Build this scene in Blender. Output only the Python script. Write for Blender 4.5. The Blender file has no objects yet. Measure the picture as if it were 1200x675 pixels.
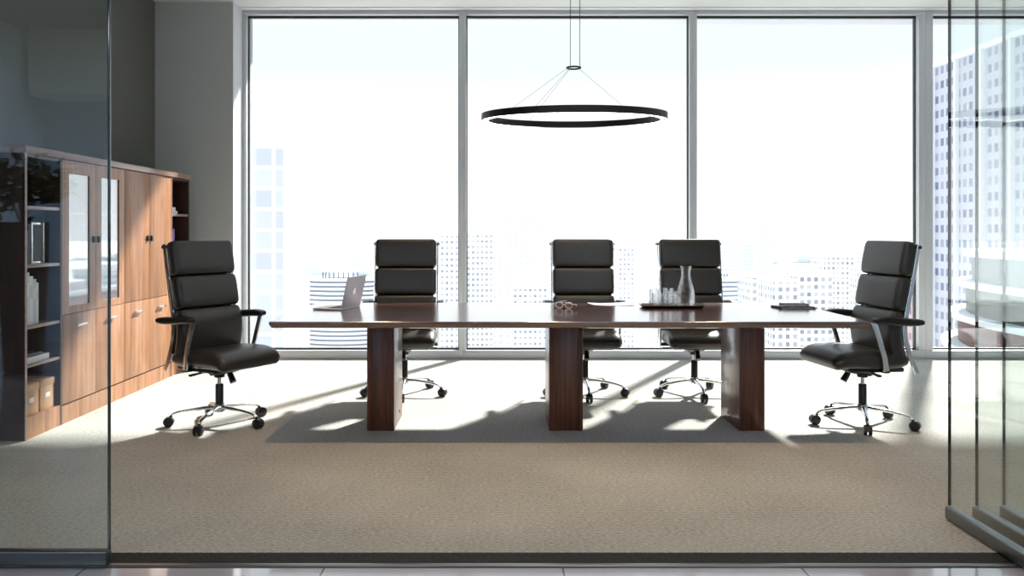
import bpy, bmesh, math, random
from mathutils import Vector, Matrix
random.seed(7)
PI = math.pi
R = math.radians
SC = bpy.context.scene
COL = SC.collection

# ------------------------------------------------------------------ view
F = 978.0; VX, VY, HC = 585.0, 271.0, 1.27
cam = bpy.data.objects.new('camera', bpy.data.cameras.new('camera'))
COL.objects.link(cam)
cam.location = (0, 0, HC); cam.rotation_euler = (PI/2, 0, 0)
cam.data.sensor_width = 36; cam.data.lens = F/1200*36
cam.data.shift_x = 15/1200; cam.data.shift_y = -66.5/1200
cam.data.clip_start = .05; cam.data.clip_end = 9000
SC.camera = cam
SC.view_settings.view_transform = 'Standard'; SC.view_settings.look = 'None'
SC.view_settings.gamma = 1; SC.view_settings.exposure = .42
SC.view_settings.use_curve_mapping = False
SC.cycles.transparent_max_bounces = 32
SC.cycles.max_bounces = 10
SC.cycles.diffuse_bounces = 5
SC.cycles.caustics_reflective = False
SC.cycles.sample_clamp_indirect = 6

def PX(px, Y): return (px-VX)/F*Y
def PZ(py, Y): return HC+(VY-py)/F*Y

# ------------------------------------------------------------------ materials
def N(nt, t, **kw):
    n = nt.nodes.new(t)
    for k, v in kw.items():
        if k in n.inputs: n.inputs[k].default_value = v
        else: setattr(n, k, v)
    return n
def newmat(name):
    m = bpy.data.materials.new(name); m.use_nodes = True
    nt = m.node_tree; nt.nodes.clear()
    out = nt.nodes.new('ShaderNodeOutputMaterial')
    return m, nt, out
def c4(c): return (c[0], c[1], c[2], 1)
def pbr(name, col, rough=.5, metal=0, coat=0, spec=.5, noise=0, nscale=20, bump=0, bscale=200, emit=None, es=0):
    m, nt, out = newmat(name)
    b = N(nt, 'ShaderNodeBsdfPrincipled')
    b.inputs['Base Color'].default_value = c4(col)
    b.inputs['Roughness'].default_value = rough
    b.inputs['Metallic'].default_value = metal
    b.inputs['Coat Weight'].default_value = coat
    b.inputs['Coat Roughness'].default_value = .08
    b.inputs['Specular IOR Level'].default_value = spec
    if emit:
        b.inputs['Emission Color'].default_value = c4(emit); b.inputs['Emission Strength'].default_value = es
    tc = N(nt, 'ShaderNodeTexCoord')
    n = N(nt, 'ShaderNodeTexNoise', Scale=nscale, Detail=4.0)
    nt.links.new(tc.outputs['Object'], n.inputs['Vector'])
    r = N(nt, 'ShaderNodeMapRange'); r.inputs[3].default_value = 1-noise; r.inputs[4].default_value = 1+noise
    nt.links.new(n.outputs[0], r.inputs[0])
    mx = N(nt, 'ShaderNodeVectorMath', operation='SCALE'); mx.inputs[0].default_value = col
    nt.links.new(r.outputs[0], mx.inputs['Scale']); nt.links.new(mx.outputs[0], b.inputs['Base Color'])
    if bump:
        n2 = N(nt, 'ShaderNodeTexNoise', Scale=bscale, Detail=3.0)
        nt.links.new(tc.outputs['Object'], n2.inputs['Vector'])
        bp = N(nt, 'ShaderNodeBump', Strength=bump, Distance=.002)
        nt.links.new(n2.outputs[0], bp.inputs['Height']); nt.links.new(bp.outputs[0], b.inputs['Normal'])
    nt.links.new(b.outputs[0], out.inputs[0])
    return m
def wood(name, ca, cb, axis='z', scale=14, rough=.35, coat=.3, spec=.5, stretch=.05, cior=1.5, crough=.12):
    m, nt, out = newmat(name)
    b = N(nt, 'ShaderNodeBsdfPrincipled', Roughness=rough)
    b.inputs['Coat Weight'].default_value = coat; b.inputs['Coat Roughness'].default_value = .12
    b.inputs['Specular IOR Level'].default_value = spec; b.inputs['Coat IOR'].default_value = cior; b.inputs['Coat Roughness'].default_value = crough
    tc = N(nt, 'ShaderNodeTexCoord'); mp = N(nt, 'ShaderNodeMapping')
    s = [1.0, 1.0, 1.0]; s['xyz'.index(axis)] = stretch
    mp.inputs['Scale'].default_value = s
    nt.links.new(tc.outputs['Object'], mp.inputs[0])
    n = N(nt, 'ShaderNodeTexNoise', Scale=scale, Detail=6.0, Roughness=.6, Distortion=.6)
    n2 = N(nt, 'ShaderNodeTexNoise', Scale=scale*7, Detail=3.0)
    nt.links.new(mp.outputs[0], n.inputs['Vector']); nt.links.new(mp.outputs[0], n2.inputs['Vector'])
    ad = N(nt, 'ShaderNodeMath', operation='MULTIPLY_ADD'); ad.inputs[1].default_value = .45
    nt.links.new(n2.outputs[0], ad.inputs[0]); nt.links.new(n.outputs[0], ad.inputs[2])
    cr = N(nt, 'ShaderNodeValToRGB')
    e = cr.color_ramp.elements
    e[0].position = .52; e[0].color = c4(ca); e[1].position = .95; e[1].color = c4(cb)
    nt.links.new(ad.outputs[0], cr.inputs[0]); nt.links.new(cr.outputs[0], b.inputs['Base Color'])
    nt.links.new(b.outputs[0], out.inputs[0])
    return m
def panel_glass(name, tint=(1, 1, 1), base=.05, gain=.9, power=5, rough=0.0):
    m, nt, out = newmat(name)
    lw = N(nt, 'ShaderNodeLayerWeight', Blend=.5)
    pw = N(nt, 'ShaderNodeMath', operation='POWER'); pw.inputs[1].default_value = power
    ma = N(nt, 'ShaderNodeMath', operation='MULTIPLY_ADD'); ma.inputs[1].default_value = gain; ma.inputs[2].default_value = base
    tr = N(nt, 'ShaderNodeBsdfTransparent'); tr.inputs[0].default_value = c4(tint)
    gl = N(nt, 'ShaderNodeBsdfGlossy', Roughness=rough)
    mx = N(nt, 'ShaderNodeMixShader')
    nt.links.new(lw.outputs['Facing'], pw.inputs[0]); nt.links.new(pw.outputs[0], ma.inputs[0])
    nt.links.new(ma.outputs[0], mx.inputs[0]); nt.links.new(tr.outputs[0], mx.inputs[1]); nt.links.new(gl.outputs[0], mx.inputs[2])
    nt.links.new(mx.outputs[0], out.inputs[0])
    return m
def facade(name, wall, glass, pu, pz, fu, fz, z0=0.0, rough=.5, vary=.5, u_mode='xy', groove=None):
    """window grid in world metres: pitch pu x pz, window share fu x fz"""
    m, nt, out = newmat(name)
    b = N(nt, 'ShaderNodeBsdfPrincipled', Roughness=rough)
    g = N(nt, 'ShaderNodeNewGeometry'); sp = N(nt, 'ShaderNodeSeparateXYZ')
    nt.links.new(g.outputs['Position'], sp.inputs[0])
    def mth(op, a, bb=None):
        n = N(nt, 'ShaderNodeMath', operation=op)
        for i, v in enumerate((a, bb)):
            if v is None: continue
            if isinstance(v, (int, float)): n.inputs[i].default_value = v
            else: nt.links.new(v, n.inputs[i])
        return n.outputs[0]
    u = mth('DIVIDE', mth('ADD', mth('ADD', sp.outputs[0], sp.outputs[1]), 5000.0), pu)
    v = mth('DIVIDE', mth('ADD', sp.outputs[2], 500.0+z0), pz)
    mu = mth('LESS_THAN', mth('FRACT', u), fu); mv = mth('LESS_THAN', mth('FRACT', v), fz)
    mask = mth('MULTIPLY', mu, mv)
    up = N(nt, 'ShaderNodeSeparateXYZ'); nt.links.new(g.outputs['Normal'], up.inputs[0])
    mask = mth('MULTIPLY', mask, mth('LESS_THAN', up.outputs[2], .5))
    cid = N(nt, 'ShaderNodeCombineXYZ')
    nt.links.new(mth('FLOOR', u), cid.inputs[0]); nt.links.new(mth('FLOOR', v), cid.inputs[1])
    wn = N(nt, 'ShaderNodeTexWhiteNoise'); nt.links.new(cid.outputs[0], wn.inputs[0])
    k = mth('ADD', mth('MULTIPLY', wn.outputs[0], vary), 1-vary)
    mask = mth('MULTIPLY', mask, k)
    mx = N(nt, 'ShaderNodeMix', data_type='RGBA')
    mx.inputs[6].default_value = c4(wall); mx.inputs[7].default_value = c4(glass)
    nt.links.new(mask, mx.inputs[0]); nt.links.new(mx.outputs[2], b.inputs['Base Color'])
    nt.links.new(b.outputs[0], out.inputs[0])
    return m

M = {}
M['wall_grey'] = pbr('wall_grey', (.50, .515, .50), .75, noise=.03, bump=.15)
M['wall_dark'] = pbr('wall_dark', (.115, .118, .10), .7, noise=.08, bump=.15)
M['white'] = pbr('white_paint', (.72, .73, .73), .6)
M['ceiling'] = pbr('ceiling_paint', (.70, .71, .72), .8)
M['corr_dark'] = pbr('corridor_ceiling', (.06, .065, .075), .7)
M['corr_wall'] = pbr('corridor_wall', (.52, .66, .80), .7)
M['alu'] = pbr('aluminium', (.60, .62, .65), .4, .15)
M['alu_dark'] = pbr('dark_aluminium', (.10, .105, .11), .32, .7)
M['alu_mid'] = pbr('grey_aluminium', (.20, .21, .21), .3, .8)
M['gasket'] = pbr('gasket', (.02, .022, .025), .5)
M['leather'] = pbr('black_leather', (.034, .031, .026), .36, spec=.6, noise=.15, nscale=30, bump=.25, bscale=260)
M['plastic'] = pbr('black_plastic', (.012, .012, .013), .38)
M['chrome'] = pbr('chrome', (.88, .88, .88), .2, 1)
M['table'] = wood('table_walnut', (.055, .015, .007), (.21, .066, .034), 'z', 30, .35, .45, cior=1.5, crough=.15)
M['table_top'] = wood('table_top_walnut', (.055, .016, .008), (.19, .062, .034), 'x', 26, .2, 1, .8, cior=2.4, crough=.15)
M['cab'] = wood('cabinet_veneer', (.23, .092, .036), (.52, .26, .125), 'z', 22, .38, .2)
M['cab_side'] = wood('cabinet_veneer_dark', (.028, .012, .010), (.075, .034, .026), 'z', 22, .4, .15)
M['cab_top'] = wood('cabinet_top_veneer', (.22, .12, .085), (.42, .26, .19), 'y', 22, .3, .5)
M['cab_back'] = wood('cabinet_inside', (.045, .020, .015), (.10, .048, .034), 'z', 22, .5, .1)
M['paper'] = pbr('paper', (.85, .85, .86), .6)
M['binder'] = pbr('binder', (.62, .66, .72), .5)
M['purple'] = pbr('purple_cover', (.30, .18, .50), .5)
M['tan'] = pbr('tan_cover', (.55, .38, .24), .5)
M['slate'] = pbr('slate_cover', (.06, .075, .09), .5)
M['kraft'] = pbr('kraft_card', (.56, .34, .19), .7, noise=.06)
M['leaf'] = pbr('leaf', (.035, .075, .025), .5, noise=.3, nscale=8)
M['pot'] = pbr('pot', (.10, .085, .07), .6)
M['laptop'] = pbr('laptop_aluminium', (.78, .79, .84), .4, .1)
M['key'] = pbr('laptop_keys', (.02, .02, .022), .5)
M['screen'] = pbr('laptop_screen', (.01, .01, .012), .1)
M['mark'] = pbr('lid_mark', (.95, .95, .97), .3, emit=(1, 1, 1), es=.25)
M['lamp_black'] = pbr('lamp_black', (.006, .006, .006), .5)
M['led'] = pbr('led_diffuser', (.9, .9, .9), .5, emit=(1, .98, .95), es=12)
M['added_panel_glow'] = pbr('added_panel_glow', (.9, .9, .9), .5, emit=(.88, .96, 1), es=16)  # glow of the added corridor panels
M['wire'] = pbr('wire', (.25, .25, .25), .4, .6)
M['window_glass'] = panel_glass('window_glass', (.995, 1, 1), .02, .5)
M['clear_glass'] = panel_glass('partition_glass', (.97, .99, .985), .08, .9)
M['glass_edge'] = pbr('glass_edge', (.012, .03, .03), .1, spec=.8)
M['glass_edge2'] = pbr('edge_seal', (.02, .022, .022), .25)
M['cab_glass'] = panel_glass('cabinet_glass', (.75, .8, .82), .35, .6, 2, .03)
def realglass():
    m, nt, out = newmat('drinking_glass')
    g = N(nt, 'ShaderNodeBsdfGlass', Roughness=0.0, IOR=1.35)
    t = N(nt, 'ShaderNodeBsdfTransparent'); mx = N(nt, 'ShaderNodeMixShader'); mx.inputs[0].default_value = .6
    nt.links.new(g.outputs[0], mx.inputs[1]); nt.links.new(t.outputs[0], mx.inputs[2]); nt.links.new(mx.outputs[0], out.inputs[0])
    return m
M['glass'] = realglass()

def carpet():
    m, nt, out = newmat('ribbed_carpet')
    b = N(nt, 'ShaderNodeBsdfPrincipled', Roughness=.95); b.inputs['Specular IOR Level'].default_value = .1
    b.inputs['Sheen Weight'].default_value = .25; b.inputs['Sheen Roughness'].default_value = .5
    tc = N(nt, 'ShaderNodeTexCoord')
    mp = N(nt, 'ShaderNodeMapping'); mp.inputs['Scale'].default_value = (.45, 1, 1)
    nt.links.new(tc.outputs['Object'], mp.inputs[0])
    n = N(nt, 'ShaderNodeTexNoise', Scale=110.0, Detail=4.0, Roughness=.7)
    nl = N(nt, 'ShaderNodeTexNoise', Scale=1.3, Detail=4.0)
    w = N(nt, 'ShaderNodeTexWave', Scale=14.0, Distortion=1.2, Detail=2.0, bands_direction='Y')
    w.inputs['Detail Scale'].default_value = 8
    nt.links.new(mp.outputs[0], n.inputs['Vector']); nt.links.new(tc.outputs['Object'], nl.inputs['Vector']); nt.links.new(tc.outputs['Object'], w.inputs['Vector'])
    a = N(nt, 'ShaderNodeMath', operation='MULTIPLY_ADD'); a.inputs[1].default_value = .16
    nt.links.new(w.outputs['Fac'], a.inputs[0]); nt.links.new(n.outputs[0], a.inputs[2])
    a2 = N(nt, 'ShaderNodeMath', operation='MULTIPLY_ADD'); a2.inputs[1].default_value = .3
    nt.links.new(nl.outputs[0], a2.inputs[0]); nt.links.new(a.outputs[0], a2.inputs[2])
    cr = N(nt, 'ShaderNodeValToRGB'); e = cr.color_ramp.elements
    e[0].position = .52; e[0].color = (.22, .215, .18, 1); e[1].position = .95; e[1].color = (.66, .65, .58, 1)
    nt.links.new(a2.outputs[0], cr.inputs[0]); nt.links.new(cr.outputs[0], b.inputs['Base Color'])
    bp = N(nt, 'ShaderNodeBump', Strength=.5, Distance=.004)
    nt.links.new(a.outputs[0], bp.inputs['Height']); nt.links.new(bp.outputs[0], b.inputs['Normal'])
    nt.links.new(b.outputs[0], out.inputs[0])
    return m
M['carpet'] = carpet()
def brush():
    m, nt, out = newmat('black_brush_mat')
    b = N(nt, 'ShaderNodeBsdfPrincipled', Roughness=.9)
    tc = N(nt, 'ShaderNodeTexCoord'); n = N(nt, 'ShaderNodeTexNoise', Scale=260.0, Detail=2.0)
    nt.links.new(tc.outputs['Object'], n.inputs['Vector'])
    cr = N(nt, 'ShaderNodeValToRGB'); e = cr.color_ramp.elements
    e[0].position = .4; e[0].color = (.008, .008, .008, 1); e[1].position = .75; e[1].color = (.06, .06, .055, 1)
    nt.links.new(n.outputs[0], cr.inputs[0]); nt.links.new(cr.outputs[0], b.inputs['Base Color']); nt.links.new(b.outputs[0], out.inputs[0])
    return m
M['brush'] = brush()
def stone():
    m, nt, out = newmat('polished_stone')
    b = N(nt, 'ShaderNodeBsdfPrincipled', Roughness=.12); b.inputs['Coat Weight'].default_value = 1; b.inputs['Coat IOR'].default_value = 1.8; b.inputs['Coat Roughness'].default_value = .05
    tc = N(nt, 'ShaderNodeTexCoord'); br = N(nt, 'ShaderNodeTexBrick', Scale=1.0)
    br.offset = 0; br.inputs['Color1'].default_value = (.62, .60, .66, 1); br.inputs['Color2'].default_value = (.55, .54, .60, 1)
    br.inputs['Mortar'].default_value = (.2, .2, .2, 1); br.inputs['Mortar Size'].default_value = .004
    br.inputs['Brick Width'].default_value = .9; br.inputs['Row Height'].default_value = .9
    mp = N(nt, 'ShaderNodeMapping'); mp.inputs['Location'].default_value = (.66, .3, 0)
    nt.links.new(tc.outputs['Object'], mp.inputs[0]); nt.links.new(mp.outputs[0], br.inputs[0])
    nt.links.new(br.outputs[0], b.inputs['Base Color']); nt.links.new(b.outputs[0], out.inputs[0])
    return m
M['stone'] = stone()

# ------------------------------------------------------------------ mesh helpers
class MB:
    def __init__(s): s.bm = bmesh.new(); s.mi = 0
    def _mark(s, faces, mi):
        for f in faces: f.material_index = mi; f.smooth = True
    def box(s, x0, x1, y0, y1, z0, z1, bev=0, seg=2, mi=0, mat=None):
        r = bmesh.ops.create_cube(s.bm, size=1)
        vs = r['verts']
        T = Matrix.Translation(((x0+x1)/2, (y0+y1)/2, (z0+z1)/2)) @ Matrix.Diagonal((abs(x1-x0), abs(y1-y0), abs(z1-z0), 1))
        bmesh.ops.transform(s.bm, matrix=T, verts=vs)
        fs = {f for v in vs for f in v.link_faces}
        if bev:
            es = {e for v in vs for e in v.link_edges}
            g = bmesh.ops.bevel(s.bm, geom=list(es), offset=bev, segments=seg, profile=.5, affect='EDGES')
            vs = {v for f in g['faces'] for v in f.verts} | {v for v in vs if v.is_valid}
            fs = {f for v in vs for f in v.link_faces}
        if mat is not None: bmesh.ops.transform(s.bm, matrix=mat, verts=list(vs))
        for f in fs: f.material_index = mi
        return s
    def loft(s, rings, closed=True, cap=True, mi=0, smooth=True):
        vr = [[s.bm.verts.new(p) for p in r] for r in rings]
        n = len(vr[0]); fs = []
        for a, b in zip(vr, vr[1:]):
            for i in range(n if closed else n-1):
                j = (i+1) % n
                fs.append(s.bm.faces.new((a[i], a[j], b[j], b[i])))
        if cap:
            for r in (vr[0][::-1], vr[-1]):
                try: fs.append(s.bm.faces.new(r))
                except Exception: pass
        for f in fs: f.material_index = mi; f.smooth = smooth
        return s
    def tube(s, pts, r, n=10, mi=0, sx=1, sy=1, up=Vector((0, 0, 1))):
        pts = [Vector(p) for p in pts]; rings = []
        rr = r if isinstance(r, (list, tuple)) else [r]*len(pts)
        for i, p in enumerate(pts):
            d = (pts[min(i+1, len(pts)-1)]-pts[max(i-1, 0)]).normalized()
            u = up if abs(d.dot(up)) < .95 else Vector((0, 1, 0))
            a = d.cross(u).normalized(); b = a.cross(d).normalized()
            rings.append([p+a*math.cos(2*PI*k/n)*rr[i]*sx+b*math.sin(2*PI*k/n)*rr[i]*sy for k in range(n)])
        return s.loft(rings, mi=mi)
    def flatbar(s, pts, w, t, mi=0, side=Vector((1, 0, 0))):
        """rectangular bar: w along the in-plane normal, t along side"""
        pts = [Vector(p) for p in pts]; rings = []
        for i, p in enumerate(pts):
            d = (pts[min(i+1, len(pts)-1)]-pts[max(i-1, 0)]).normalized()
            b = d.cross(side).normalized()
            ww = w[i] if isinstance(w, (list, tuple)) else w
            rings.append([p+side*t/2*sx+b*ww/2*sy for sx, sy in ((1, .7), (.7, 1), (-.7, 1), (-1, .7), (-1, -.7), (-.7, -1), (.7, -1), (1, -.7))])
        return s.loft(rings, mi=mi)
    def lathe(s, prof, c=(0, 0, 0), n=32, mi=0, cap=True):
        rings = [[(c[0]+r*math.cos(2*PI*k/n), c[1]+r*math.sin(2*PI*k/n), c[2]+z) for k in range(n)] for r, z in prof]
        return s.loft(rings, mi=mi, cap=cap)
    def prism(s, poly, z0, z1, mi=0, smooth=False):
        return s.loft([[(x, y, z0) for x, y in poly], [(x, y, z1) for x, y in poly]], mi=mi, smooth=smooth)
    def build(s, name, mats, parent=None, loc=None, smooth=True):
        bmesh.ops.recalc_face_normals(s.bm, faces=s.bm.faces[:])
        me = bpy.data.meshes.new(name); s.bm.to_mesh(me); s.bm.free()
        for m in (mats if isinstance(mats, (list, tuple)) else [mats]): me.materials.append(M[m] if isinstance(m, str) else m)
        try: me.set_sharp_from_angle(angle=R(38))
        except Exception: pass
        o = bpy.data.objects.new(name, me); COL.objects.link(o)
        if parent: o.parent = parent
        if loc: o.location = loc
        return o

def tag(o, label=None, cat=None, group=None, kind=None):
    if label: o['label'] = label
    if cat: o['category'] = cat
    if group: o['group'] = group
    if kind: o['kind'] = kind
    return o
def empty(name, loc=(0, 0, 0), rz=0):
    o = bpy.data.objects.new(name, None); COL.objects.link(o)
    o.location = loc; o.rotation_euler = (0, 0, rz); o.empty_display_size = .1
    return o
def struct(name, mb, m, parent=None):
    o = mb.build(name, m, parent)
    if not parent: o['kind'] = 'structure'
    return o
def copy_tree(o, parent=None):
    c = o.copy(); COL.objects.link(c); c.parent = parent
    for ch in o.children: copy_tree(ch, c)
    return c

# ------------------------------------------------------------------ room shell
CZ = 3.47; YW = 8.29; XL = -3.30; XR = 6.6; YB = -3.2
struct('floor', MB().box(XL-.1, XR+.1, 3.30, YW+.35, -.12, 0), 'carpet')
struct('trim_1', MB().box(XL-.1, XR+.1, 3.185, 3.30, -.12, -.002), 'brush')
struct('trim_2', MB().box(XL-.1, XR+.1, 3.155, 3.185, -.12, .004, .002), 'alu_mid')
struct('trim_3', MB().box(XL-.1, XR+.1, 3.145, 3.155, -.12, 0), 'gasket')
struct('floor_corridor', MB().box(XL-1.9, XR+.1, YB, 3.145, -.12, 0), 'stone')
struct('ceiling', MB().box(XL-.1, XR+.1, 3.10, YW-.10, CZ, CZ+.12), 'ceiling')
struct('ceiling_corridor', MB().box(XL-1.9, XR+.1, YB, 3.10, CZ, CZ+.12), 'corr_dark')
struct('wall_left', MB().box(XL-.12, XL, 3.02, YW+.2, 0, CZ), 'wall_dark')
struct('wall_right', MB().box(XR, XR+.12, YB, YW+.35, 0, CZ), 'white')
struct('wall_back', MB().box(XL-1.9, XR+.1, YB-.12, YB, 0, CZ), 'corr_wall')
struct('wall_corridor', MB().box(XL-2.0, XL-1.9, YB, 3.1, 0, CZ), 'corr_wall')
struct('wall_front', MB().box(XL-1.9, XL-.1, 3.02, 3.14, 0, CZ), 'corr_wall')
# corridor features that the left pane mirrors
struct('trim_4', MB().box(-5.1, -1.9, YB, YB+.5, 2.75, CZ, .01), 'white')
struct('trim_5', MB().box(-1.9, -1.6, YB, YB+.35, 0, CZ, .01), 'white')
struct('door_1', MB().box(-1.3, -.35, YB, YB+.05, 0, 2.3, .005), 'corr_dark')
# pilaster between the left wall and the first window
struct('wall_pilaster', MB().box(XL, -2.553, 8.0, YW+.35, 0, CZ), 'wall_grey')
struct('trim_6', MB().box(-2.5535, -2.549, 8.0, YW-.001, .0, CZ), 'white')
# bulkhead above the glazing and an added unseen overhang that cuts off the sun
struct('wall_window', MB().box(XL-.1, XR+.1, YW-.10, YW+.35, CZ-.008, CZ+.12), 'white')
struct('added_overhang', MB().box(XL-.1, XR+.1, YW+.35, YW+1.0, CZ+.1, CZ+.3), 'alu')
struct('wall_spandrel', MB().box(XL-.1, XR+.1, YW+.02, YW+.35, -1.2, -.001), 'alu')

# windows: four bays; each has its frame, gasket and pane
bays = [(-2.549, -.364), (-.364, 1.93), (1.93, 4.235), (4.235, XR)]
for i, (a, b) in enumerate(bays):
    w = empty('window_%d' % (i+1), ((a+b)/2, YW, 0)); w['kind'] = 'structure'
    cx = (a+b)/2; a -= cx; b -= cx
    ml = .036 if i else .0; mr = .036
    if i == 3: ml = .075
    if i == 2: mr = .065
    f = MB()
    f.box(a+(.0), b, -.0, .12, 0, .085, .004)                        # sill
    f.box(a, b, .0, .12, CZ-.045, CZ-.009, .003)                      # head
    f.box(a, a+max(ml, .035), .0, .13, .085, CZ-.045, .003)
    if i < 3: f.box(b-mr, b, .0, .13, .085, CZ-.045, .003)
    f.build('window_frame', 'alu', w)
    g = MB(); l = a+max(ml, .035); r = b-(mr if i < 3 else .0)
    g.box(l, l+.010, .07, .11, .085, CZ-.045); g.box(r-.010, r, .07, .11, .085, CZ-.045)
    g.box(l, r, .07, .11, .085, .101); g.box(l, r, .07, .11, CZ-.065, CZ-.045)
    g.build('gasket', 'gasket', w)
    MB().box(l+.012, r-.015, .085, .097, .095, CZ-.055).build('pane', 'window_glass', w)

# ------------------------------------------------------------------ glass partitions
def partition(name, loc, rz, length, label, left_edge=True, right_edge=True, group=None, rail='alu_mid'):
    t = empty(name, loc, rz); tag(t, label, 'glass partition', group)
    MB().box(0, length, -.022, .022, .004, .062, .008, 3).build('bottom_rail', rail, t)
    MB().box(0, length, -.022, .022, CZ-.07, CZ-.002, .006).build('top_rail', rail, t)
    MB().box(.004, length-.004, -.006, .006, .058, CZ-.066).build('pane', 'clear_glass', t)
    if left_edge: MB().box(-.002, .005, -.0062, .0062, .062, CZ-.07, .002).build('edge_seal', 'glass_edge2', t)
    if right_edge: MB().box(length-.005, length+.003, -.007, .007, .062, CZ-.07, .002).build('edge_seal', 'glass_edge', t)
    return t
partition('glass_partition', (-4.06, 3.170, 0), 0, 2.58, 'fixed clear glass pane at the left with dark bottom rail on the threshold', False, True, rail='alu_dark')
for k, (x, lab) in enumerate(((1.985, 'folding glass panel parked at the right, the first beside the open threshold'),
                              (2.105, 'folding glass panel parked at the right, the middle one of the stack'),
                              (2.225, 'folding glass panel parked at the right, farthest right of the stack'))):
    t = partition('folding_glass_panel', (x, 3.68, 0), -PI/2, .96, lab, True, False, 'folding glass panels stacked at the right')

# ------------------------------------------------------------------ conference table
TX, TY = .412, 5.54
tb = empty('conference_table', (TX, TY, 0))
tag(tb, 'long walnut conference table on three slab legs', 'table')
hw, hd = 1.762, .65
m = MB()
def rect(w, d): return [(-w, -d), (w, -d), (w, d), (-w, d)]
m.loft([[(x, y, z) for x, y in rect(hw-i, hd-i)] for i, z in ((.030, .698), (.012, .703), (.001, .722), (0, .724), (0, .738), (.002, .740))], smooth=False)
m.build('tabletop', 'table_top', tb)
for x0, x1 in ((-.842, -.668), (.317, .533), (1.527, 1.690)):
    m = MB(); y0, y1 = 5.31-TY, 5.75-TY; x0 -= TX; x1 -= TX
    m.box(x0, x1, y0, y1, 0, .699, .004, 2)
    n = 4                                                            # reeded corners of the slab
    for k in range(n):
        for sx in (x0+.006+k*.009, x1-.006-k*.009):
            m.tube([(sx, y0+.001, .0), (sx, y0+.001, .699)], .0035, 8)
    lg = m.build('leg', 'table', tb)
    if x1 > 1: MB().tube([(x0-.002, y0+.26, .06), (x0+.006, y0+.26, .06)], .010, 12).build('cable_port', 'plastic', lg)
    if x0 < -1: MB().tube([(x1+.002, y0+.30, .06), (x1-.006, y0+.30, .06)], .010, 12).build('cable_port', 'plastic', lg)

# ------------------------------------------------------------------ executive chair (faces -Y)
def curve_sampler(pts):
    P = [Vector((0, p[0], p[1])) for p in pts]
    # catmull-rom resample
    out = []
    for i in range(len(P)-1):
        p0 = P[max(i-1, 0)]; p1 = P[i]; p2 = P[i+1]; p3 = P[min(i+2, len(P)-1)]
        for k in range(8):
            t = k/8
            out.append(.5*((2*p1)+(-p0+p2)*t+(2*p0-5*p1+4*p2-p3)*t*t+(-p0+3*p1-3*p2+p3)*t**3))
    out.append(P[-1])
    L = [0]
    for a, b in zip(out, out[1:]): L.append(L[-1]+(b-a).length)
    def f(s):
        s0 = min(max(s, 0), L[-1])
        for i in range(len(L)-1):
            if s0 <= L[i+1]+1e-9:
                t = (s0-L[i])/(L[i+1]-L[i]) if L[i+1] > L[i] else 0
                p = out[i].lerp(out[i+1], t); d = (out[i+1]-out[i]).normalized()
                break
        p = p+d*(s-s0)
        return p, Vector((0, -d.z, d.y))
    return f, L[-1]
def cushion(mb, path, h, w, r=.035, ny=28, nseg=44, e=3.6, puff=.0, s0=None, s1=None, mi=0, wtaper=0):
    """path: (y, z) centre line; thickness h; width w along x"""
    f, L = curve_sampler(path)
    a0 = 0 if s0 is None else s0; a1 = L if s1 is None else s1
    cs = (a0+a1)/2; ha = (a1-a0)/2; hb = h/2
    rings = []
    N_ = ny
    for i in range(N_+1):
        # cluster the stations towards both ends
        t = -1+2*i/N_
        x = math.sin(t*PI/2); x = .5*x+.5*math.copysign(1-(1-abs(x))**1.0, x)
        x = math.copysign(abs(x), t)*w/2
        dd = max(0, abs(x)-(w/2-r))/r
        ins = r*(1-math.sqrt(max(0, 1-dd*dd)))
        ins = min(ins, hb*.92)
        pf = 1+puff*(1-(abs(x)/(w/2))**2)
        ring = []
        for k in range(nseg):
            th = 2*PI*k/nseg
            c, s = math.cos(th), math.sin(th)
            u = math.copysign(abs(c)**(2/e), c)*(ha-ins)
            v = math.copysign(abs(s)**(2/e), s)*(hb-ins)*pf
            p, nrm = f(cs+u)
            q = p+nrm*v
            xx = x*(1-wtaper*(u/ha))
            ring.append((xx, q.y, q.z))
        rings.append(ring)
    mb.loft(rings)
    return mb
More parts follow.
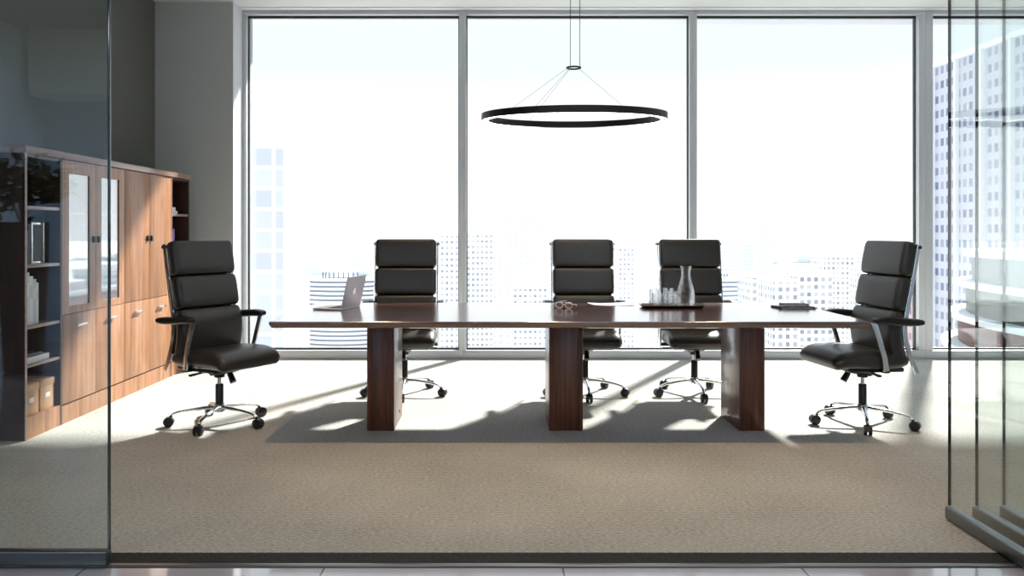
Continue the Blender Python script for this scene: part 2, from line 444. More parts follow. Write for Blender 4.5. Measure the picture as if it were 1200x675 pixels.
def make_chair():
    t = empty('executive_chair')
    # seat: rear to waterfall front
    sp = [(.185, .452), (.08, .450), (-.06, .456), (-.18, .458), (-.26, .448), (-.318, .415)]
    cushion(MB(), sp, .112, .50, .045, puff=.06, e=3.2).build('seat', 'leather', t)
    # under-shell and rear lip of the seat
    MB().box(-.20, .20, -.20, .17, .372, .402, .012, 3).build('seat_pan', 'plastic', t)
    # backrest: three rolls on one line
    bp = [(.135, .40), (.100, .52), (.085, .64), (.115, .78), (.150, .95), (.178, 1.10), (.196, 1.205)]
    f, L = curve_sampler(bp)
    cuts = [(.045, .372), (.378, .590), (.596, L)]
    for a, b in cuts:
        mb = MB(); cushion(mb, bp, .092, .486, .030, puff=.10, s0=a, s1=b, e=4.4)
        mb.build('back_cushion', 'leather', t)
    # thin shell behind the rolls
    mb = MB()
    cushion(mb, [(y+.046, z) for y, z in bp], .016, .455, .008, s0=.06, s1=L-.02, e=6)
    mb.build('back_shell', 'plastic', t)
    # chrome side frames of the back
    for s in (-1, 1):
        x = s*.250
        mb = MB()
        mb.flatbar([(x, .232, 1.185), (x, .202, 1.02), (x, .170, .86), (x, .142, .72), (x, .134, .65), (x, .142, .58), (x, .176, .47), (x, .220, .375)],
                   [.022, .024, .026, .028, .032, .032, .030, .028], .012)
        fr = mb.build('side_frame', 'chrome', t)
        MB().tube([(s*.20, .222, 1.165), (s*.262, .236, 1.168)], .011, 10).build('frame_bolt', 'plastic', fr)
    # armrests
    for s in (-1, 1):
        x = s*.287
        cushion_mb = MB()
        cushion(cushion_mb, [(.235, .698), (.10, .702), (0, .712), (-.10, .712)],   .048, .070, .018, ny=12, nseg=24, e=3.6)
        pad = cushion_mb.build('armrest', 'plastic', t)
        for v in pad.data.vertices: v.co.x += x
        mb = MB(); mb.flatbar([(s*.272, -.085, .700), (s*.272, -.050, .60), (s*.268, -.012, .475), (s*.262, .005, .392)], [.036, .032, .032, .036], .014)
        MBb = mb.build('arm_support', 'chrome', t)
        MB().box(min(s*.19, s*.264), max(s*.19, s*.264), -.010, .030, .378, .400, .004).build('arm_bracket', 'plastic', t)
    # mechanism
    mb = MB()
    mb.loft([[(x, y, z) for x, z in ((-.05, .395), (.05, .395), (.045, zb), (-.045, zb))] for y, zb in ((-.17, .372), (-.10, .345), (.03, .322), (.055, .335))], smooth=False)
    mb.lathe([(.034, .312), (.036, .330), (.030, .345)], n=16)
    me = mb.build('tilt_mechanism', 'plastic', t)
    MB().tube([(.0, -.10, .345), (.0, -.135, .29)], [.019, .022], 12).build('tension_knob', 'plastic', me)
    for s in (-1, 1):
        mb = MB(); mb.tube([(s*.04, -.03, .352), (s*.15, -.035, .366), (s*.20, -.037, .366)], .006, 8)
        mb.tube([(s*.17, -.036, .366), (s*.26, -.04, .362)], [.010, .014], 8, sx=1.3, sy=.6)
        mb.build('lever', 'plastic', me)
    # gas column
    mb = MB(); mb.lathe([(.014, .20), (.014, .322)], n=16, mi=1); mb.lathe([(.026, .118), (.026, .262), (.022, .268)], n=20, mi=0)
    mb.build('gas_column', ['plastic', 'chrome'], t)
    MB().lathe([(.030, .085), (.040, .095), (.040, .125), (.032, .137)], n=24).build('base_hub', 'chrome', t)
    # five-star base; each leg with its caster
    for k in range(5):
        rz = -PI/2+k*2*PI/5
        pts = [(.030, 0, .115), (.10, 0, .112), (.18, 0, .104), (.25, 0, .094), (.285, 0, .084), (.298, 0, .074), (.300, 0, .066)]
        rr = [.016, .0145, .013, .0115, .0105, .009, .008]
        lg = MB().tube(pts, rr, 12, sx=1.15, sy=.8).build('base_leg', 'chrome', t)
        lg.rotation_euler.z = rz
        mb = MB()
        for s in (-1, 1):
            mb.tube([(.314, s*.006, .031), (.314, s*.022, .031), (.314, s*.025, .031)], [.031, .031, .024], 24, mi=0)
        mb.tube([(.314, -.006, .031), (.314, .006, .031)], .009, 12, mi=1)
        # hood over the wheels
        hood = []
        for a in range(9):
            th = R(-5+a*23); hood.append((.314+.034*math.cos(th), .031+.034*math.sin(th)))
        inner = [(.314+(x-.314)*.88, .031+(z-.031)*.88) for x, z in hood][::-1]
        poly = hood+inner
        mb.loft([[(x, y, z) for x, z in poly] for y in (-.021, .021)], mi=0, smooth=False)
        mb.tube([(.302, 0, .055), (.300, 0, .072)], .0095, 12, mi=0)
        mb.build('caster', ['plastic', 'chrome'], lg)
    return t
chair0 = make_chair()
chairs = [
    (-.738, 6.50, R(2), 0, 'black leather high-back executive chair behind the table, beside the open laptop', 'behind'),
    (.668, 6.50, R(0), 0, 'black leather high-back executive chair behind the table, the middle one of three', 'behind'),
    (1.52, 6.50, R(-1), R(1), 'black leather high-back executive chair behind the carafe and tray', 'behind'),
    (-1.84, 5.49, R(58), R(9), 'black leather high-back executive chair at the left end of the table', 'end'),
    (2.39, 5.49, R(-83), R(-7), 'black leather high-back executive chair at the right end of the table', 'end')]
for i, (x, y, rz, sr, lab, g) in enumerate(chairs):
    c = chair0 if i == 0 else copy_tree(chair0)
    c.location = (x, y, 0); c.rotation_euler.z = rz
    for ch in c.children:
        if ch.name.startswith('base_leg'): ch.rotation_euler.z += sr
    tag(c, lab, 'chair', 'executive chairs around the table')

# ------------------------------------------------------------------ cabinets along the left wall (faces +X)
CX = -2.87; CB = -3.28; CT = 1.745
ys = [5.05, 5.48, 6.39, 7.30, 7.73]
ct = MB().box(CB, CX+.012, 5.04, 7.74, CT+.001, 1.790, .003).build('cabinet_top', 'cab_top')
tag(ct, 'long brown veneer top board lying across all four cabinets', 'cabinet top')
def open_unit(y0, y1, levels, label):
    t = empty('open_bookcase', (CX, y0, 0)); tag(t, label, 'bookcase', 'wooden cabinets along the left wall')
    W = y1-y0; D = CB-CX
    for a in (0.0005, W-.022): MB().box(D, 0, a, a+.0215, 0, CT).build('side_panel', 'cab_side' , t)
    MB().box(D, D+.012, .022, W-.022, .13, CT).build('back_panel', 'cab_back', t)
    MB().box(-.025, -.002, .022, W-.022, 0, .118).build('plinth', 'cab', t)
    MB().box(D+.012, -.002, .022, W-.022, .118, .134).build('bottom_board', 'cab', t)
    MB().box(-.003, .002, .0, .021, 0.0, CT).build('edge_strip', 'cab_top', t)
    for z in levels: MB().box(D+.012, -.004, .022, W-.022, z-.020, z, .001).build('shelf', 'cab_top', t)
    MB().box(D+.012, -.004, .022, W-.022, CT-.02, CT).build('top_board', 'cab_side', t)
    return t
open_unit(ys[0], ys[1], (.455, .690, 1.065, 1.425), 'open walnut bookcase nearest the glass, with binders and storage boxes')
open_unit(ys[3], ys[4], (.455, .690, 1.065, 1.425), 'open walnut bookcase beside the grey pilaster')
def door_unit(y0, y1, glazed, label):
    t = empty('cupboard', (CX, y0, 0)); tag(t, label, 'cupboard', 'wooden cabinets along the left wall')
    W = y1-y0; D = CB-CX
    mb = MB()
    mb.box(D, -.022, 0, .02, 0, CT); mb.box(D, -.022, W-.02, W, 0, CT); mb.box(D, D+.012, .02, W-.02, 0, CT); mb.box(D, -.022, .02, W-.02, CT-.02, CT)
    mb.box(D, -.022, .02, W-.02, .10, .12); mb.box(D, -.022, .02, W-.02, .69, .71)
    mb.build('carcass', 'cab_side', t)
    MB().box(-.022, -.002, .0015, W-.0015, 0, .118).build('plinth', 'cab', t)
    for s in (0, 1):
        a, b = (.003, W/2-.0015) if s == 0 else (W/2+.0015, W-.003)
        # lower door
        d = MB().box(-.020, 0, a, b, .128, .716, .0015).build('lower_door', 'cab', t)
        yc = (a+b)/2
        hb = MB(); hb.box(.012, .026, yc-.065, yc+.065, .628, .644, .004)
        hb.tube([(0, yc-.045, .636), (.014, yc-.045, .636)], .005, 8); hb.tube([(0, yc+.045, .636), (.014, yc+.045, .636)], .005, 8)
        hb.build('handle', 'chrome', d)
        if glazed:
            mb = MB(); fs, ft, z0, z1 = .085, .085, .720, CT-.004
            mb.box(-.020, 0, a, a+fs, z0, z1); mb.box(-.020, 0, b-fs, b, z0, z1)
            mb.box(-.020, 0, a+fs, b-fs, z1-ft, z1); mb.box(-.020, 0, a+fs, b-fs, z0, z0+.05)
            d = mb.build('glass_door', 'cab', t)
            MB().box(-.013, -.007, a+fs-.003, b-fs+.003, z0+.047, z1-ft+.003).build('pane', 'cab_glass', d)
        else:
            d = MB().box(-.020, 0, a, b, .720, CT-.004, .0015).build('upper_door', 'cab', t)
        yh = b-.035 if s == 0 else a+.035
        MB().box(0, .014, yh-.015, yh+.015, 1.19, 1.235, .002).build('handle', 'plastic', d)
    if glazed:
        for z in (1.065, 1.40): MB().box(D+.012, -.03, .02, W-.02, z-.018, z).build('shelf', 'cab_top', t)
    return t
door_unit(ys[1], ys[2], True, 'veneered cupboard with two tall glazed upper doors')
door_unit(ys[2], ys[3], False, 'veneered cupboard with solid doors behind the left chair')

def book(name, x0, x1, y0, y1, z0, z1, cover, label, group, flat=True, cat='book'):
    """hardback: cover boards, spine and page block in one mesh"""
    mb = MB(); cx, cy = (x0+x1)/2, (y0+y1)/2
    t = .0025
    X0, X1, Y0, Y1, Z0, Z1 = x0-cx, x1-cx, y0-cy, y1-cy, 0, z1-z0
    if flat:
        mb.box(X0, X1, Y0, Y1, 0, t); mb.box(X0, X1, Y0, Y1, Z1-t, Z1); mb.box(X1-t, X1, Y0, Y1, t, Z1-t)
        mb.box(X0+.004, X1-t, Y0+.004, Y1-.004, t, Z1-t, mi=1)
    else:
        mb.box(X0, X1, Y0, Y0+t, 0, Z1); mb.box(X0, X1, Y1-t, Y1, 0, Z1); mb.box(X1-t, X1, Y0+t, Y1-t, 0, Z1)
        mb.box(X0+.004, X1-t, Y0+t, Y1-t, .004, Z1-.005, mi=1)
    o = mb.build(name, [cover, 'paper'], loc=(cx, cy, z0)); tag(o, label, cat, group); return o
# white binders, third level of the near bookcase
y = 5.075; bl = ['nearest the glass', 'second from the glass', 'third from the glass', 'fourth from the glass', 'last of the row']
for k, (w, h, d) in enumerate(((.035, .335, 0), (.040, .325, 0), (.045, .300, .004), (.035, .280, .006), (.030, .255, .01))):
    x1 = CX-.03-d
    t = empty('ring_binder', (x1-.12, y+w/2, .6906)); tag(t, 'pale upright binder on the middle shelf of the near bookcase, '+bl[k], 'binder', 'pale binders in the near bookcase')
    mb = MB(); mb.box(-.12, .12, -w/2+.0005, -w/2+.003, 0, h); mb.box(-.12, .12, w/2-.003, w/2-.0005, 0, h); mb.box(.117, .12, -w/2+.003, w/2-.003, 0, h)
    mb.build('cover', 'binder' if k % 2 else 'paper', t)
    MB().box(-.11, .112, -w/2+.004, w/2-.004, .006, h-.012).build('page_block', 'paper', t)
    MB().box(.12, .1206, -w/2+.008, w/2-.008, h*.55, h*.8).build('spine_label', 'paper' if k % 2 else 'binder', t)
    y += w+.003
# flat books below
book('book', CX-.27, CX-.02, 5.075, 5.36, .4551, .492, 'paper', 'white book lying flat under a black one in the near bookcase', 'flat books in the near bookcase')
book('book', CX-.25, CX-.035, 5.075, 5.30, .4925, .510, 'slate', 'black book lying on a white one in the near bookcase', 'flat books in the near bookcase')
# second level: dark books and a picture frame
y = 5.08
for k, (w, h) in enumerate(((.03, .22), (.025, .24), (.035, .21), (.028, .25))):
    book('book', CX-.24, CX-.05, y, y+w, 1.0655, 1.0655+h, 'slate', 'dark upright book on the second shelf of the near bookcase, ' + ['nearest the glass', 'second from the glass', 'third from the glass', 'beside the silver frame'][k], 'dark books in the near bookcase', False)
    y += w+.002
t = empty('picture_frame', (CX-.06, 5.29, 1.0655)); tag(t, 'small silver picture frame standing beside the dark books', 'picture frame')
mb = MB(); mb.box(-.008, .008, -.075, -.06, 0, .26, .002); mb.box(-.008, .008, .06, .075, 0, .26, .002); mb.box(-.008, .008, -.06, .06, 0, .015, .002); mb.box(-.008, .008, -.06, .06, .245, .26, .002)
mb.build('frame', 'chrome', t)
MB().box(-.004, .002, -.06, .06, .015, .245).build('picture', 'slate', t)
# kraft boxes
for k, y in enumerate((5.078, 5.262)):
    t = empty('storage_box', (CX-.15, y+.085, .1345)); tag(t, ('kraft storage box nearest the glass on the bottom shelf', 'kraft storage box on the bottom shelf, the inner of two')[k], 'box', 'kraft boxes on the bottom shelf')
    MB().box(-.125, .125, -.082, .082, 0, .185, .003).build('box_body', 'kraft', t)
    MB().box(-.129, .129, -.086, .086, .150, .192, .004).build('lid', 'kraft', t)
    h = MB(); h.box(.125, .128, -.028, .028, .075, .105, .001); h.build('label_holder', 'paper', t)
# far bookcase contents
book('book', CX-.26, CX-.03, 7.325, 7.52, 1.4255, 1.452, 'paper', 'white book lying lowest of two in the far bookcase', 'white books in the far bookcase')
book('book', CX-.25, CX-.05, 7.335, 7.53, 1.4525, 1.485, 'paper', 'white book lying on top in the far bookcase', 'white books in the far bookcase')
for k, (y, w, h, c, n) in enumerate(((7.325, .035, .22, 'tan', 'tan'), (7.375, .03, .235, 'purple', 'slim lilac'), (7.41, .045, .225, 'purple', 'thick lilac'))):
    book('book', CX-.24, CX-.03, y, y+w, 1.0655, 1.0655+h, c, n+' upright book in the far bookcase above the chair', 'upright books in the far bookcase', False)

# ------------------------------------------------------------------ pendant
PXc, PYc = .49, 5.49
t = empty('ring_pendant', (PXc, PYc, 1.995)); tag(t, 'thin black ring pendant lamp glowing white underneath above the table', 'lamp')
def ring(mb, r0, r1, z0, z1, n=96, mi=0, tilt=.048):
    rings = []
    for k in range(n+1):
        a = 2*PI*k/n
        rings.append([(r*math.cos(a), r*math.sin(a), z+tilt*r*math.sin(a)) for r, z in ((r0, z0), (r1, z0), (r1, z1), (r0, z1))])
    mb.loft(rings, cap=False, smooth=True)
RO = .607; RI = .560
mb = MB(); ring(mb, RO-.004, RO, 0, .045); ring(mb, RI, RI+.004, 0, .045); ring(mb, RI+.003, RO-.003, .041, .045); mb.build('ring_housing', 'lamp_black', t)
mb = MB(); ring(mb, RI+.0045, RO-.0045, .003, .012); mb.build('diffuser', 'led', t)
hubz = 2.345-1.995
mb = MB()
rings = []
for k in range(33):
    a = 2*PI*k/32; rings.append([((.045+.006*math.cos(b))*math.cos(a), (.045+.006*math.cos(b))*math.sin(a), hubz+.006*math.sin(b)) for b in [2*PI*j/8 for j in range(8)]])
mb.loft(rings, cap=False); mb.build('suspension_ring', 'lamp_black', t)
for a in (35, 118, 242, 225):
    a = R(a); r = (RO+RI)/2
    MB().tube([(.045*math.cos(a), .045*math.sin(a), hubz), (r*math.cos(a), r*math.sin(a), .043+.048*r*math.sin(a))], .0012, 6).build('cable', 'wire', t)
for x in (-.024, .038):
    MB().tube([(x, -.02, hubz), (x, -.02, CZ-1.995)], .0022, 6).build('cord', 'lamp_black', t)
MB().lathe([(.09, CZ-1.995-.03), (.09, CZ-1.995-.001)], n=32).build('ceiling_rose', 'lamp_black', t)

# ------------------------------------------------------------------ things on the table
TZ = .7402
# laptop: hinge from (-1.054, 5.57) to (-.976, 5.857); base runs away to the left
p0 = Vector((-1.054, 5.575)); p1 = Vector((-.976, 5.866)); hx = (p1-p0).normalized()
t = empty('laptop', (p0.x, p0.y, TZ), math.atan2(hx.y, hx.x)); tag(t, 'silver laptop standing open at the left end of the table', 'laptop')
# local x along the hinge, local +y towards the user
W = .30; D = .212
MB().box(0, W, 0, D, .001, .012, .003, 3).build('base', 'laptop', t)
kb = MB()
for r in range(5):
    for c in range(13): kb.box(.022+c*.0199, .022+c*.0199+.0165, .028+r*.0185, .028+r*.0185+.0155, .012, .0132)
kb.build('keyboard', 'key', t)
MB().box(W/2-.05, W/2+.05, .135, .20, .0119, .0124).build('trackpad', 'laptop', t)
lid = MB().box(0, W, -.003, .003, 0, D+.006, .0025, 2).build('lid', 'laptop', t); lid.location = (0, .003, .012); lid.rotation_euler.x = R(13)
MB().box(.008, W-.008, .0028, .0034, .010, D-.002).build('screen', 'screen', lid)
# bitten fruit emblem on the lid's back
def emblem():
    mb = MB(); pts = []
    body = [(0, -1.0), (.28, -1.08), (.55, -.9), (.82, -.45), (.9, -.1), (.72, -.02), (.58, .2), (.60, .45), (.78, .62), (.62, .80), (.35, .86), (0, .74), (-.35, .86), (-.68, .74), (-.9, .35), (-.88, -.1), (-.75, -.5), (-.52, -.9), (-.25, -1.08)]
    s = .020
    for poly in (body, [(.0, .95), (.05, 1.25), (.38, 1.5), (.33, 1.15)]):
        mb.loft([[(W/2+x*s, y, D*.52+z*s) for x, z in poly] for y in (-.0036, -.0029)], smooth=False)
    return mb
emblem().build('lid_emblem', 'mark', lid)

# tray with carafe and tumblers
def TP(px, py):   # a point on the table top seen at a pixel
    Y = (HC-TZ)*F/(py-VY); return PX(px, Y), Y
ty = 5.80; tx = PX(787, ty)
t = empty('serving_tray', (tx, ty, TZ)); tag(t, 'long black serving tray holding the carafe and tumblers', 'tray')
tw, td = .215, .10
mb = MB()
def rr(w, d, r, n=5):
    out = []
    for cx, cy, a0 in ((w-r, d-r, 0), (-w+r, d-r, 90), (-w+r, -d+r, 180), (w-r, -d+r, 270)):
        for k in range(n+1):
            a = R(a0+90*k/n); out.append((cx+r*math.cos(a), cy+r*math.sin(a)))
    return out
mb.loft([[(x, y, z) for x, y in rr(tw-i, td-i, .02)] for i, z in ((.022, .0), (.014, .003), (.0, .020), (.002, .022), (.005, .021), (.018, .006), (.030, .006))])
mb.build('tray_dish', 'plastic', t)
cx_, cy_ = PX(804, 5.78), 5.79
t = empty('carafe', (cx_, cy_, TZ+.0063)); tag(t, 'clear glass water carafe with flared neck on the black tray', 'carafe')
pf = [(.045, .0), (.056, .004), (.061, .03), (.062, .07), (.058, .11), (.047, .155), (.036, .190), (.031, .215), (.031, .240), (.036, .268), (.039, .282)]
inner = [(max(r-.003, .002), max(z, .008)) for r, z in pf][::-1]
MB().lathe(pf+inner, n=40, cap=True).build('carafe_body', 'glass', t)
mb = MB(); wp = [(.001, .009)]+[(r-.0038, max(z, .0095)) for r, z in pf if z < .16]; wp.append((.001, wp[-1][1]))
mb.lathe(wp, n=32); mb.build('water', 'glass', t)
tum0 = None
for k, (px, dy, lab) in enumerate(((767, 5.83, 'leftmost tumbler on the black tray'), (770, 5.74, 'short tumbler in front of the leftmost one on the tray'), (783, 5.85, 'tumbler in the middle of the black tray'), (787, 5.76, 'tumbler on the black tray right beside the carafe'))):
    if k == 0:
        mb = MB(); o = [(.030, 0), (.033, .003), (.0365, .120), (.035, .121), (.031, .010), (.001, .010)]
        mb.lathe(o, n=28); tum0 = mb.build('tumbler', 'glass'); c = tum0
    else: c = tum0.copy(); COL.objects.link(c)
    c.location = (PX(px, dy), dy, TZ+.0063); c.scale = (1, 1, (1.0, .82, 1.03, .92)[k])
    tag(c, 'clear '+lab, 'glass', 'tumblers on the tray')
# eyeglasses
ex, ey = TP(661, 361.5)
t = empty('eyeglasses', (ex, ey, TZ), R(-18)); tag(t, 'pale clear-framed eyeglasses lying folded on the table', 'eyeglasses')
mb = MB()
for s in (-1, 1):
    pts = [(s*.034+.026*math.cos(a), 0, .022+.019*math.sin(a)) for a in [2*PI*k/20 for k in range(21)]]
    mb.tube(pts, .0045, 6, up=Vector((0, 1, 0)))
mb.tube([(-.009, 0, .026), (0, -.003, .029), (.009, 0, .026)], .0025, 6)
mb.build('front_frame', 'paper', t)
for s in (-1, 1):
    mb = MB(); mb.tube([(s*.062, .002, .028), (s*.06, .010, .027), (s*-.02, .032-.006*s, .012), (s*-.055, .036-.006*s, .004)], .0026, 6); mb.build('temple', 'paper', t)
    MB().lathe([(.024, -.0006), (.024, .0006)], n=20).build('lens', 'clear_glass', t)
    t.children[-1].location = (s*.034, 0, .022); t.children[-1].rotation_euler.x = PI/2; t.children[-1].scale = (1, .75, 1)
# loose sheet
sx, sy = TP(716, 357.0)
mb = MB()
mb.loft([[(x, -.105, .0005+.004*(x/.15)**2), (x, .105, .0005+.004*(x/.15)**2), (x, .105, .0013+.004*(x/.15)**2), (x, -.105, .0013+.004*(x/.15)**2)] for x in [-.15+.03*k for k in range(11)]])
o = mb.build('paper_sheet', 'paper', loc=(sx, sy+.02, TZ)); o.rotation_euler.z = R(6); tag(o, 'loose white sheet near the back edge of the table', 'paper')
# notebooks and pen at the right
nx, ny = TP(931, 361.0)
def notebook(loc, rz, w, d, h, label, cover, pages=True):
    t = empty('notebook', loc, rz); tag(t, label, 'notebook', 'dark notebooks on the table')
    mb = MB(); mb.box(-w/2, w/2, -d/2, d/2, 0, .002, .0008); mb.box(-w/2, w/2, -d/2, d/2, h-.002, h, .0008); mb.box(-w/2, -w/2+.003, -d/2, d/2, .002, h-.002)
    mb.build('cover', cover, t)
    MB().box(-w/2+.003, w/2-.004, -d/2+.004, d/2-.004, .002, h-.002).build('page_block', 'paper', t)
    MB().box(w/2-.022, w/2-.016, -d/2-.001, d/2+.001, -.0, h+.0006).build('elastic_band', 'slate', t)
notebook((nx, ny+.02, TZ), R(4), .25, .18, .012, 'larger dark leather folder lying under the notebook at the right', 'plastic')
notebook((nx+.012, ny+.035, TZ+.0127), R(-3), .175, .125, .016, 'dark brown notebook lying on the leather folder', pbr('brown_cover', (.05, .025, .018), .45))
t = empty('pen', (nx-.10, ny-.045, TZ+.0172), R(20)); tag(t, 'silver pen lying on the leather folder', 'pen')
MB().tube([(-.035, 0, 0), (-.03, 0, 0), (.04, 0, 0), (.052, 0, 0)], [.002, .0045, .0045, .0015], 10).build('barrel', 'chrome', t)
MB().tube([(-.03, 0, .0045), (-.005, 0, .0055)], .001, 6).build('clip', 'chrome', t)

# ------------------------------------------------------------------ corridor plant and added lights
def plant():
    t = empty('potted_plant', (-4.3, -1.2, 0)); tag(t, 'leafy potted plant mirrored in the left glass pane', 'plant')
    MB().lathe([(.12, 0), (.16, .02), (.20, .95), (.21, 1.35), (.19, 1.35), (.18, 1.30), (.01, 1.29)], n=28).build('pot', 'pot', t)
    mb = MB()
    for k in range(9):
        a = random.random()*6.28; r = random.uniform(.05, .28)
        mb.tube([(0, 0, 1.28), (r*.3*math.cos(a), r*.3*math.sin(a), 1.5), (r*math.cos(a), r*math.sin(a), 1.85)], [.010, .007, .004], 6)
    mb.build('stems', 'pot', t)
    mb = MB()
    for k in range(420):
        a = random.random()*6.28; r = random.random()**.5*.42; z = 1.72+random.gauss(0, .12)*(1.2-r)
        c = Vector((r*math.cos(a), r*math.sin(a), z))
        d = Vector((random.gauss(0, 1), random.gauss(0, 1), random.gauss(0, .6))).normalized()
        s = d.cross(Vector((random.gauss(0, 1), random.gauss(0, 1), 1))).normalized(); l = random.uniform(.05, .09)
        n = d.cross(s)*.006
        v = [mb.bm.verts.new(c+q) for q in (-d*l, -d*l*.3+s*l*.33+n, d*l*.35+s*l*.3+n, d*l, d*l*.35-s*l*.3+n, -d*l*.3-s*l*.33+n)]
        mb.bm.faces.new(v)
    o = mb.build('foliage', 'leaf', t)
    return t
plant()
for k, (x, y, lab) in enumerate(((-2.6, -1.7, 'added unseen light panel over the corridor at the left'), (2.4, -1.7, 'added unseen light panel over the corridor at the right'))):
    t = empty('added_light_panel', (x, y, CZ)); tag(t, lab, 'added light', 'added corridor light panels')  # panels added behind the camera to brighten foreground and pane reflection
    mb = MB(); mb.box(-.63, .63, -.63, -.60, -.03, -.001); mb.box(-.63, .63, .60, .63, -.03, -.001); mb.box(-.63, -.60, -.6, .6, -.03, -.001); mb.box(.60, .63, -.6, .6, -.03, -.001)
    mb.build('frame', 'alu', t); MB().box(-.6, .6, -.6, .6, -.02, -.001).build('diffuser', 'added_panel_glow', t)
def spot(x, y, e, size, lab):  # added warm lamps out of view, tinting the carpet and chair tops
    t = empty('added_lamp', (x, y, CZ)); tag(t, lab, 'added_lamp', 'added warm lamps')
    MB().lathe([(.055, -.001), (.055, -.012), (.075, -.010), (.075, -.001)], n=28).build('trim_ring', 'alu', t)
    l = bpy.data.lights.new('lamp', 'SPOT'); l.energy = e; l.color = (1, .66, .38); l.spot_size = R(size); l.spot_blend = 1; l.shadow_soft_size = .05
    o = bpy.data.objects.new('lamp', l); COL.objects.link(o); o.parent = t; o.location = (0, 0, -.03)
for k, x in enumerate((-1.1, .4, 1.9)): spot(x, 4.45, 85, 72, 'added unseen warm lamp in front of the table, ' + ['left one', 'middle one', 'right one'][k])
for k, x in enumerate((-.738, .668, 1.52)): spot(x, 5.95, 45, 50, 'added unseen warm lamp over the far side of the table, ' + ['left one', 'middle one', 'right one'][k])

# ------------------------------------------------------------------ the city
G0 = -95.0
struct('ground', MB().box(-6000, 6000, 40, 8000, G0-1, G0), pbr('city_ground', (.62, .63, .62), .9, noise=.25, nscale=.02))
WH = (.84, .85, .87)
fa = facade('facade_fine', WH, (.26, .28, .32), 2.5, 3.0, .5, .42)
fb = facade('facade_grid', WH, (.18, .20, .24), 2.9, 3.1, .55, .55)
fc = facade('facade_bands', WH, (.3,.3,.4), 6.0, 3.7, 1.1, .35, vary=.2)
fd = facade('facade_far_haze', (.72, .73, .75), (.52, .54, .58), 5.0, 5.0, .5, .4)  # haze put into the colour: pale walls, low-contrast windows
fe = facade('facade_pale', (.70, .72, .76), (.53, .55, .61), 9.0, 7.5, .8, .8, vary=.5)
ff = facade('facade_tower', (.50, .50, .56), (.10, .13, .24), 2.1, 3.0, .58, .52, rough=.3, vary=.6)
fg = facade('facade_blue', (.60, .64, .78), (.45, .50, .72), 3.0, 4.0, .6, .6)
M['bwhite'] = pbr('building_white', WH, .6)
M['bglass'] = pbr('building_glass', (.24, .27, .33), .3)
def tower(x0, x1, ytop, Y, depth, mat, label, cap=None, rz=0, group=None, chamfer=0):
    X0, X1 = PX(x0, Y), PX(x1, Y); zt = PZ(ytop, Y); cx = (X0+X1)/2; w = X1-X0
    t = empty('office_tower', (cx, Y+depth/2, G0), rz); tag(t, label, 'building', group)
    c = chamfer*w; a, b = w/2, depth/2
    poly = [(-a+c, -b), (a-c, -b), (a, -b+c), (a, b), (-a, b), (-a, -b+c)] if c else [(-a, -b), (a, -b), (a, b), (-a, b)]
    MB().prism(poly, 0, zt-G0).build('tower_body', mat, t)
    h = zt-G0
    p = MB(); e = .35
    for q in ((-a-e, a+e, -b-e, -b+e), (-a-e, a+e, b-e, b+e), (-a-e, -a+e, -b+e, b-e), (a-e, a+e, -b+e, b-e)): p.box(*q, h, h+1.2)
    if not c: p.build('parapet', 'bwhite', t)
    else: p.bm.free()
    pl = MB(); pl.box(-a*.5, a*.3, -b*.4, b*.5, h, h+w*.10+1.5, .1); pl.build('plant_room', 'bwhite', t)
    return t
def curved(x0, x1, ytop, Y, label, floors=18, fh=2.15):
    X0, X1 = PX(x0, Y), PX(x1, Y); cx = (X0+X1)/2; rx = (X1-X0)/2; ry = rx*.7; zt = PZ(ytop, Y)
    t = empty('balcony_block', (cx, Y+ry, zt)); tag(t, label, 'building', 'curved balcony blocks')
    def el(k, n=40): return [(rx*k*math.cos(2*PI*i/n), ry*k*math.sin(2*PI*i/n)) for i in range(n)]
    MB().prism(el(.94), G0-zt, -.5, smooth=True).build('core', 'bglass', t)
    for k in range(floors):
        MB().prism(el(1.0), -k*fh-1.15, -k*fh, smooth=True).build('balcony_slab', 'bwhite', t)
    for i in range(9):
        a = R(215+i*12.5); MB().tube([(rx*.55*math.cos(a), ry*.55*math.sin(a), 0), (rx*.55*math.cos(a), ry*.55*math.sin(a), rx*.14)], rx*.018, 8).build('roof_column', 'bglass', t)
    MB().prism(el(.6), rx*.14, rx*.17, smooth=True).build('roof_canopy', 'bwhite', t)
    return t
tower(292, 330, 170, 300, 30, fe, 'tall pale tower at the far left of the view with broad banded windows', chamfer=.22)
tower(322, 350, 326, 345, 20, fb, 'white apartment block beside the pale tower at the left')
curved(346, 446, 327, 400, 'white block with curved balcony floors behind the laptop')
tower(446, 512, 338, 520, 40, fa, 'wide white block hidden largely by the chair beside the laptop')
tower(514, 538, 277, 430, 22, fa, 'slim white tower just left of the window mullion')
tower(548, 577, 276, 460, 22, fa, 'slim white tower just right of the window mullion')
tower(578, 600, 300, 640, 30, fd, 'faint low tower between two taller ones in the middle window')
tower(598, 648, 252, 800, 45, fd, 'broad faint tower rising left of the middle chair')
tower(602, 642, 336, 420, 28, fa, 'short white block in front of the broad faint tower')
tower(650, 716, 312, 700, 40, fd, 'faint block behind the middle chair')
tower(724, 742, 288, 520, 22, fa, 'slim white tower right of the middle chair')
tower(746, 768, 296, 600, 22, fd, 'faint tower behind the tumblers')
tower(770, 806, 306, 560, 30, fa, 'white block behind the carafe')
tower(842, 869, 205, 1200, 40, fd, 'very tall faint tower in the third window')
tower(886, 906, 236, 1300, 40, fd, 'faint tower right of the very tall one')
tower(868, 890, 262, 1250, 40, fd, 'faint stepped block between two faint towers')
tower(873, 882, 287, 900, 12, fg, 'narrow lilac tower in the third window')
curved(800, 882, 327, 400, 'white block with curved balcony floors behind the carafe')
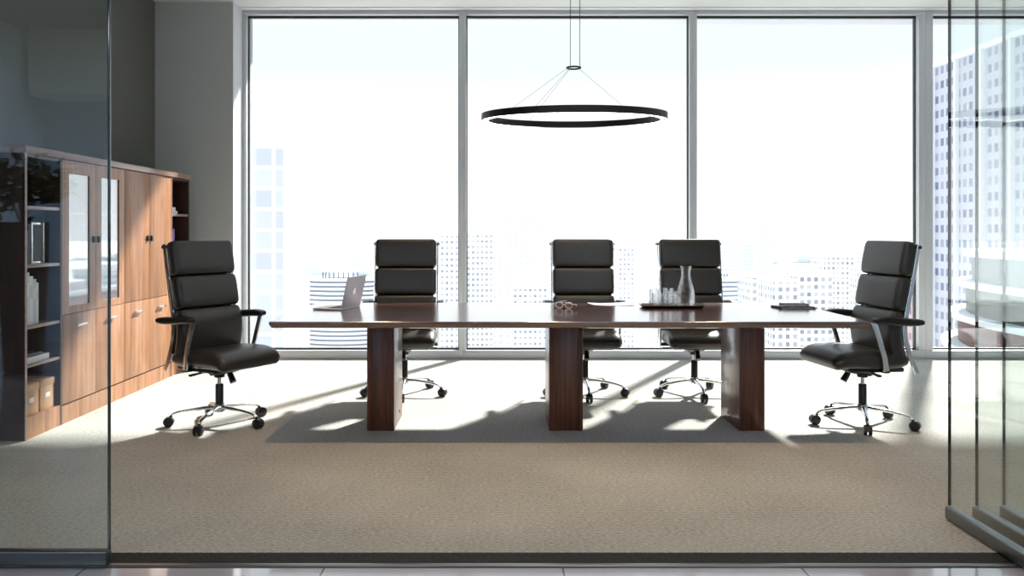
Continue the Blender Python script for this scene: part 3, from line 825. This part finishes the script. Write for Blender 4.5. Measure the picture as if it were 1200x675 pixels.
tower(880, 905, 326, 360, 20, fb, 'white grid-windowed block right of the curved balconies')
tower(906, 934, 331, 330, 18, fb, 'white grid-windowed tower behind the notebooks')
tower(935, 976, 322, 345, 22, fb, 'wide white tower with even window grid')
tower(966, 1002, 302, 520, 24, fb, 'taller white tower behind the even window grid')
tower(1003, 1022, 296, 640, 24, fa, 'thin white tower left of the right end chair')
tower(1026, 1072, 318, 420, 30, fb, 'white block seen past the right end chair')
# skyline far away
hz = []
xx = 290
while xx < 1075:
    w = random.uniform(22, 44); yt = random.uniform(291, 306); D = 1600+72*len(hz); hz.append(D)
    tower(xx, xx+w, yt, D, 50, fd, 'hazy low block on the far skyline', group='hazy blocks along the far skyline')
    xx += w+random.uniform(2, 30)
# big tower outside the right window: long face runs back towards the vanishing point
t = empty('office_tower', (92, 30, G0)); tag(t, 'large glazed tower filling the rightmost window', 'building')
ht = PZ(80, 177)-G0
MB().prism([(0, 0), (45, 0), (45, 147), (0, 147)], 0, ht).build('tower_body', ff, t)
for k in range(17):
    MB().box(-.8, 0, 2+k*9.0, 2.7+k*9.0, 40, ht).build('facade_fin', 'bwhite', t)
p = MB(); p.box(-.4, 45, -.4, .4, ht, ht+1); p.box(-.4, .4, .4, 147, ht, ht+1); p.build('parapet', 'bwhite', t)
t = empty('terrace_building', (68.5, 84, G0)); tag(t, 'low building with sweeping curved white terraces outside the rightmost window', 'building')
def el2(rx, ry, n=56): return [(rx*math.cos(2*PI*i/n), ry*math.sin(2*PI*i/n)) for i in range(n)]
for k, (z, r) in enumerate(((-1.0, 15.5), (-4.6, 16), (-8.4, 16.7), (-12, 17.4), (-16, 18.2))):
    MB().prism(el2(r, r*1.8), z-.7-G0, z-G0, smooth=True).build('terrace_slab', 'bwhite', t)
    MB().prism(el2(r-.8, (r-.8)*1.8), z-3.8-G0, z-.7-G0, smooth=True).build('storey', (pbr('storey_%d' % k, ((.10, .13, .14), (.06, .08, .06), (.13, .04, .03), (.07, .075, .03), (.09, .07, .12))[k], .5)), t)
tower(1090, 1180, 352, 210, 40, facade('facade_brick', (.55, .40, .36), (.20, .16, .24), 3, 3.4, .5, .55), 'low brick-red block below the glazed tower at the right')

# ------------------------------------------------------------------ light
sun = bpy.data.lights.new('sun', 'SUN'); sun.energy = 9.5; sun.angle = R(3.0); sun.color = (1, .98, .95)
so = bpy.data.objects.new('sun', sun); COL.objects.link(so)
so.rotation_euler = Vector((.53, 1, .85)).to_track_quat('Z', 'Y').to_euler()
w = bpy.data.worlds.new('sky'); SC.world = w; w.use_nodes = True; nt = w.node_tree; nt.nodes.clear()
out = N(nt, 'ShaderNodeOutputWorld'); bg = N(nt, 'ShaderNodeBackground', Strength=1.45)
tc = N(nt, 'ShaderNodeTexCoord'); sp = N(nt, 'ShaderNodeSeparateXYZ'); nt.links.new(tc.outputs['Generated'], sp.inputs[0])
cr = N(nt, 'ShaderNodeValToRGB'); e = cr.color_ramp.elements
e[0].position = 0; e[0].color = (.92, .93, .95, 1)
e[1].position = 1; e[1].color = (.75, .88, 1.0, 1)
a = e.new(.09); a.color = (.70, .72, .74, 1)
a = e.new(.19); a.color = (.50, .56, .58, 1)
a = e.new(.45); a.color = (.50, .58, .66, 1)
nt.links.new(sp.outputs[2], cr.inputs[0]); nt.links.new(cr.outputs[0], bg.inputs[0]); nt.links.new(bg.outputs[0], out.inputs[0])
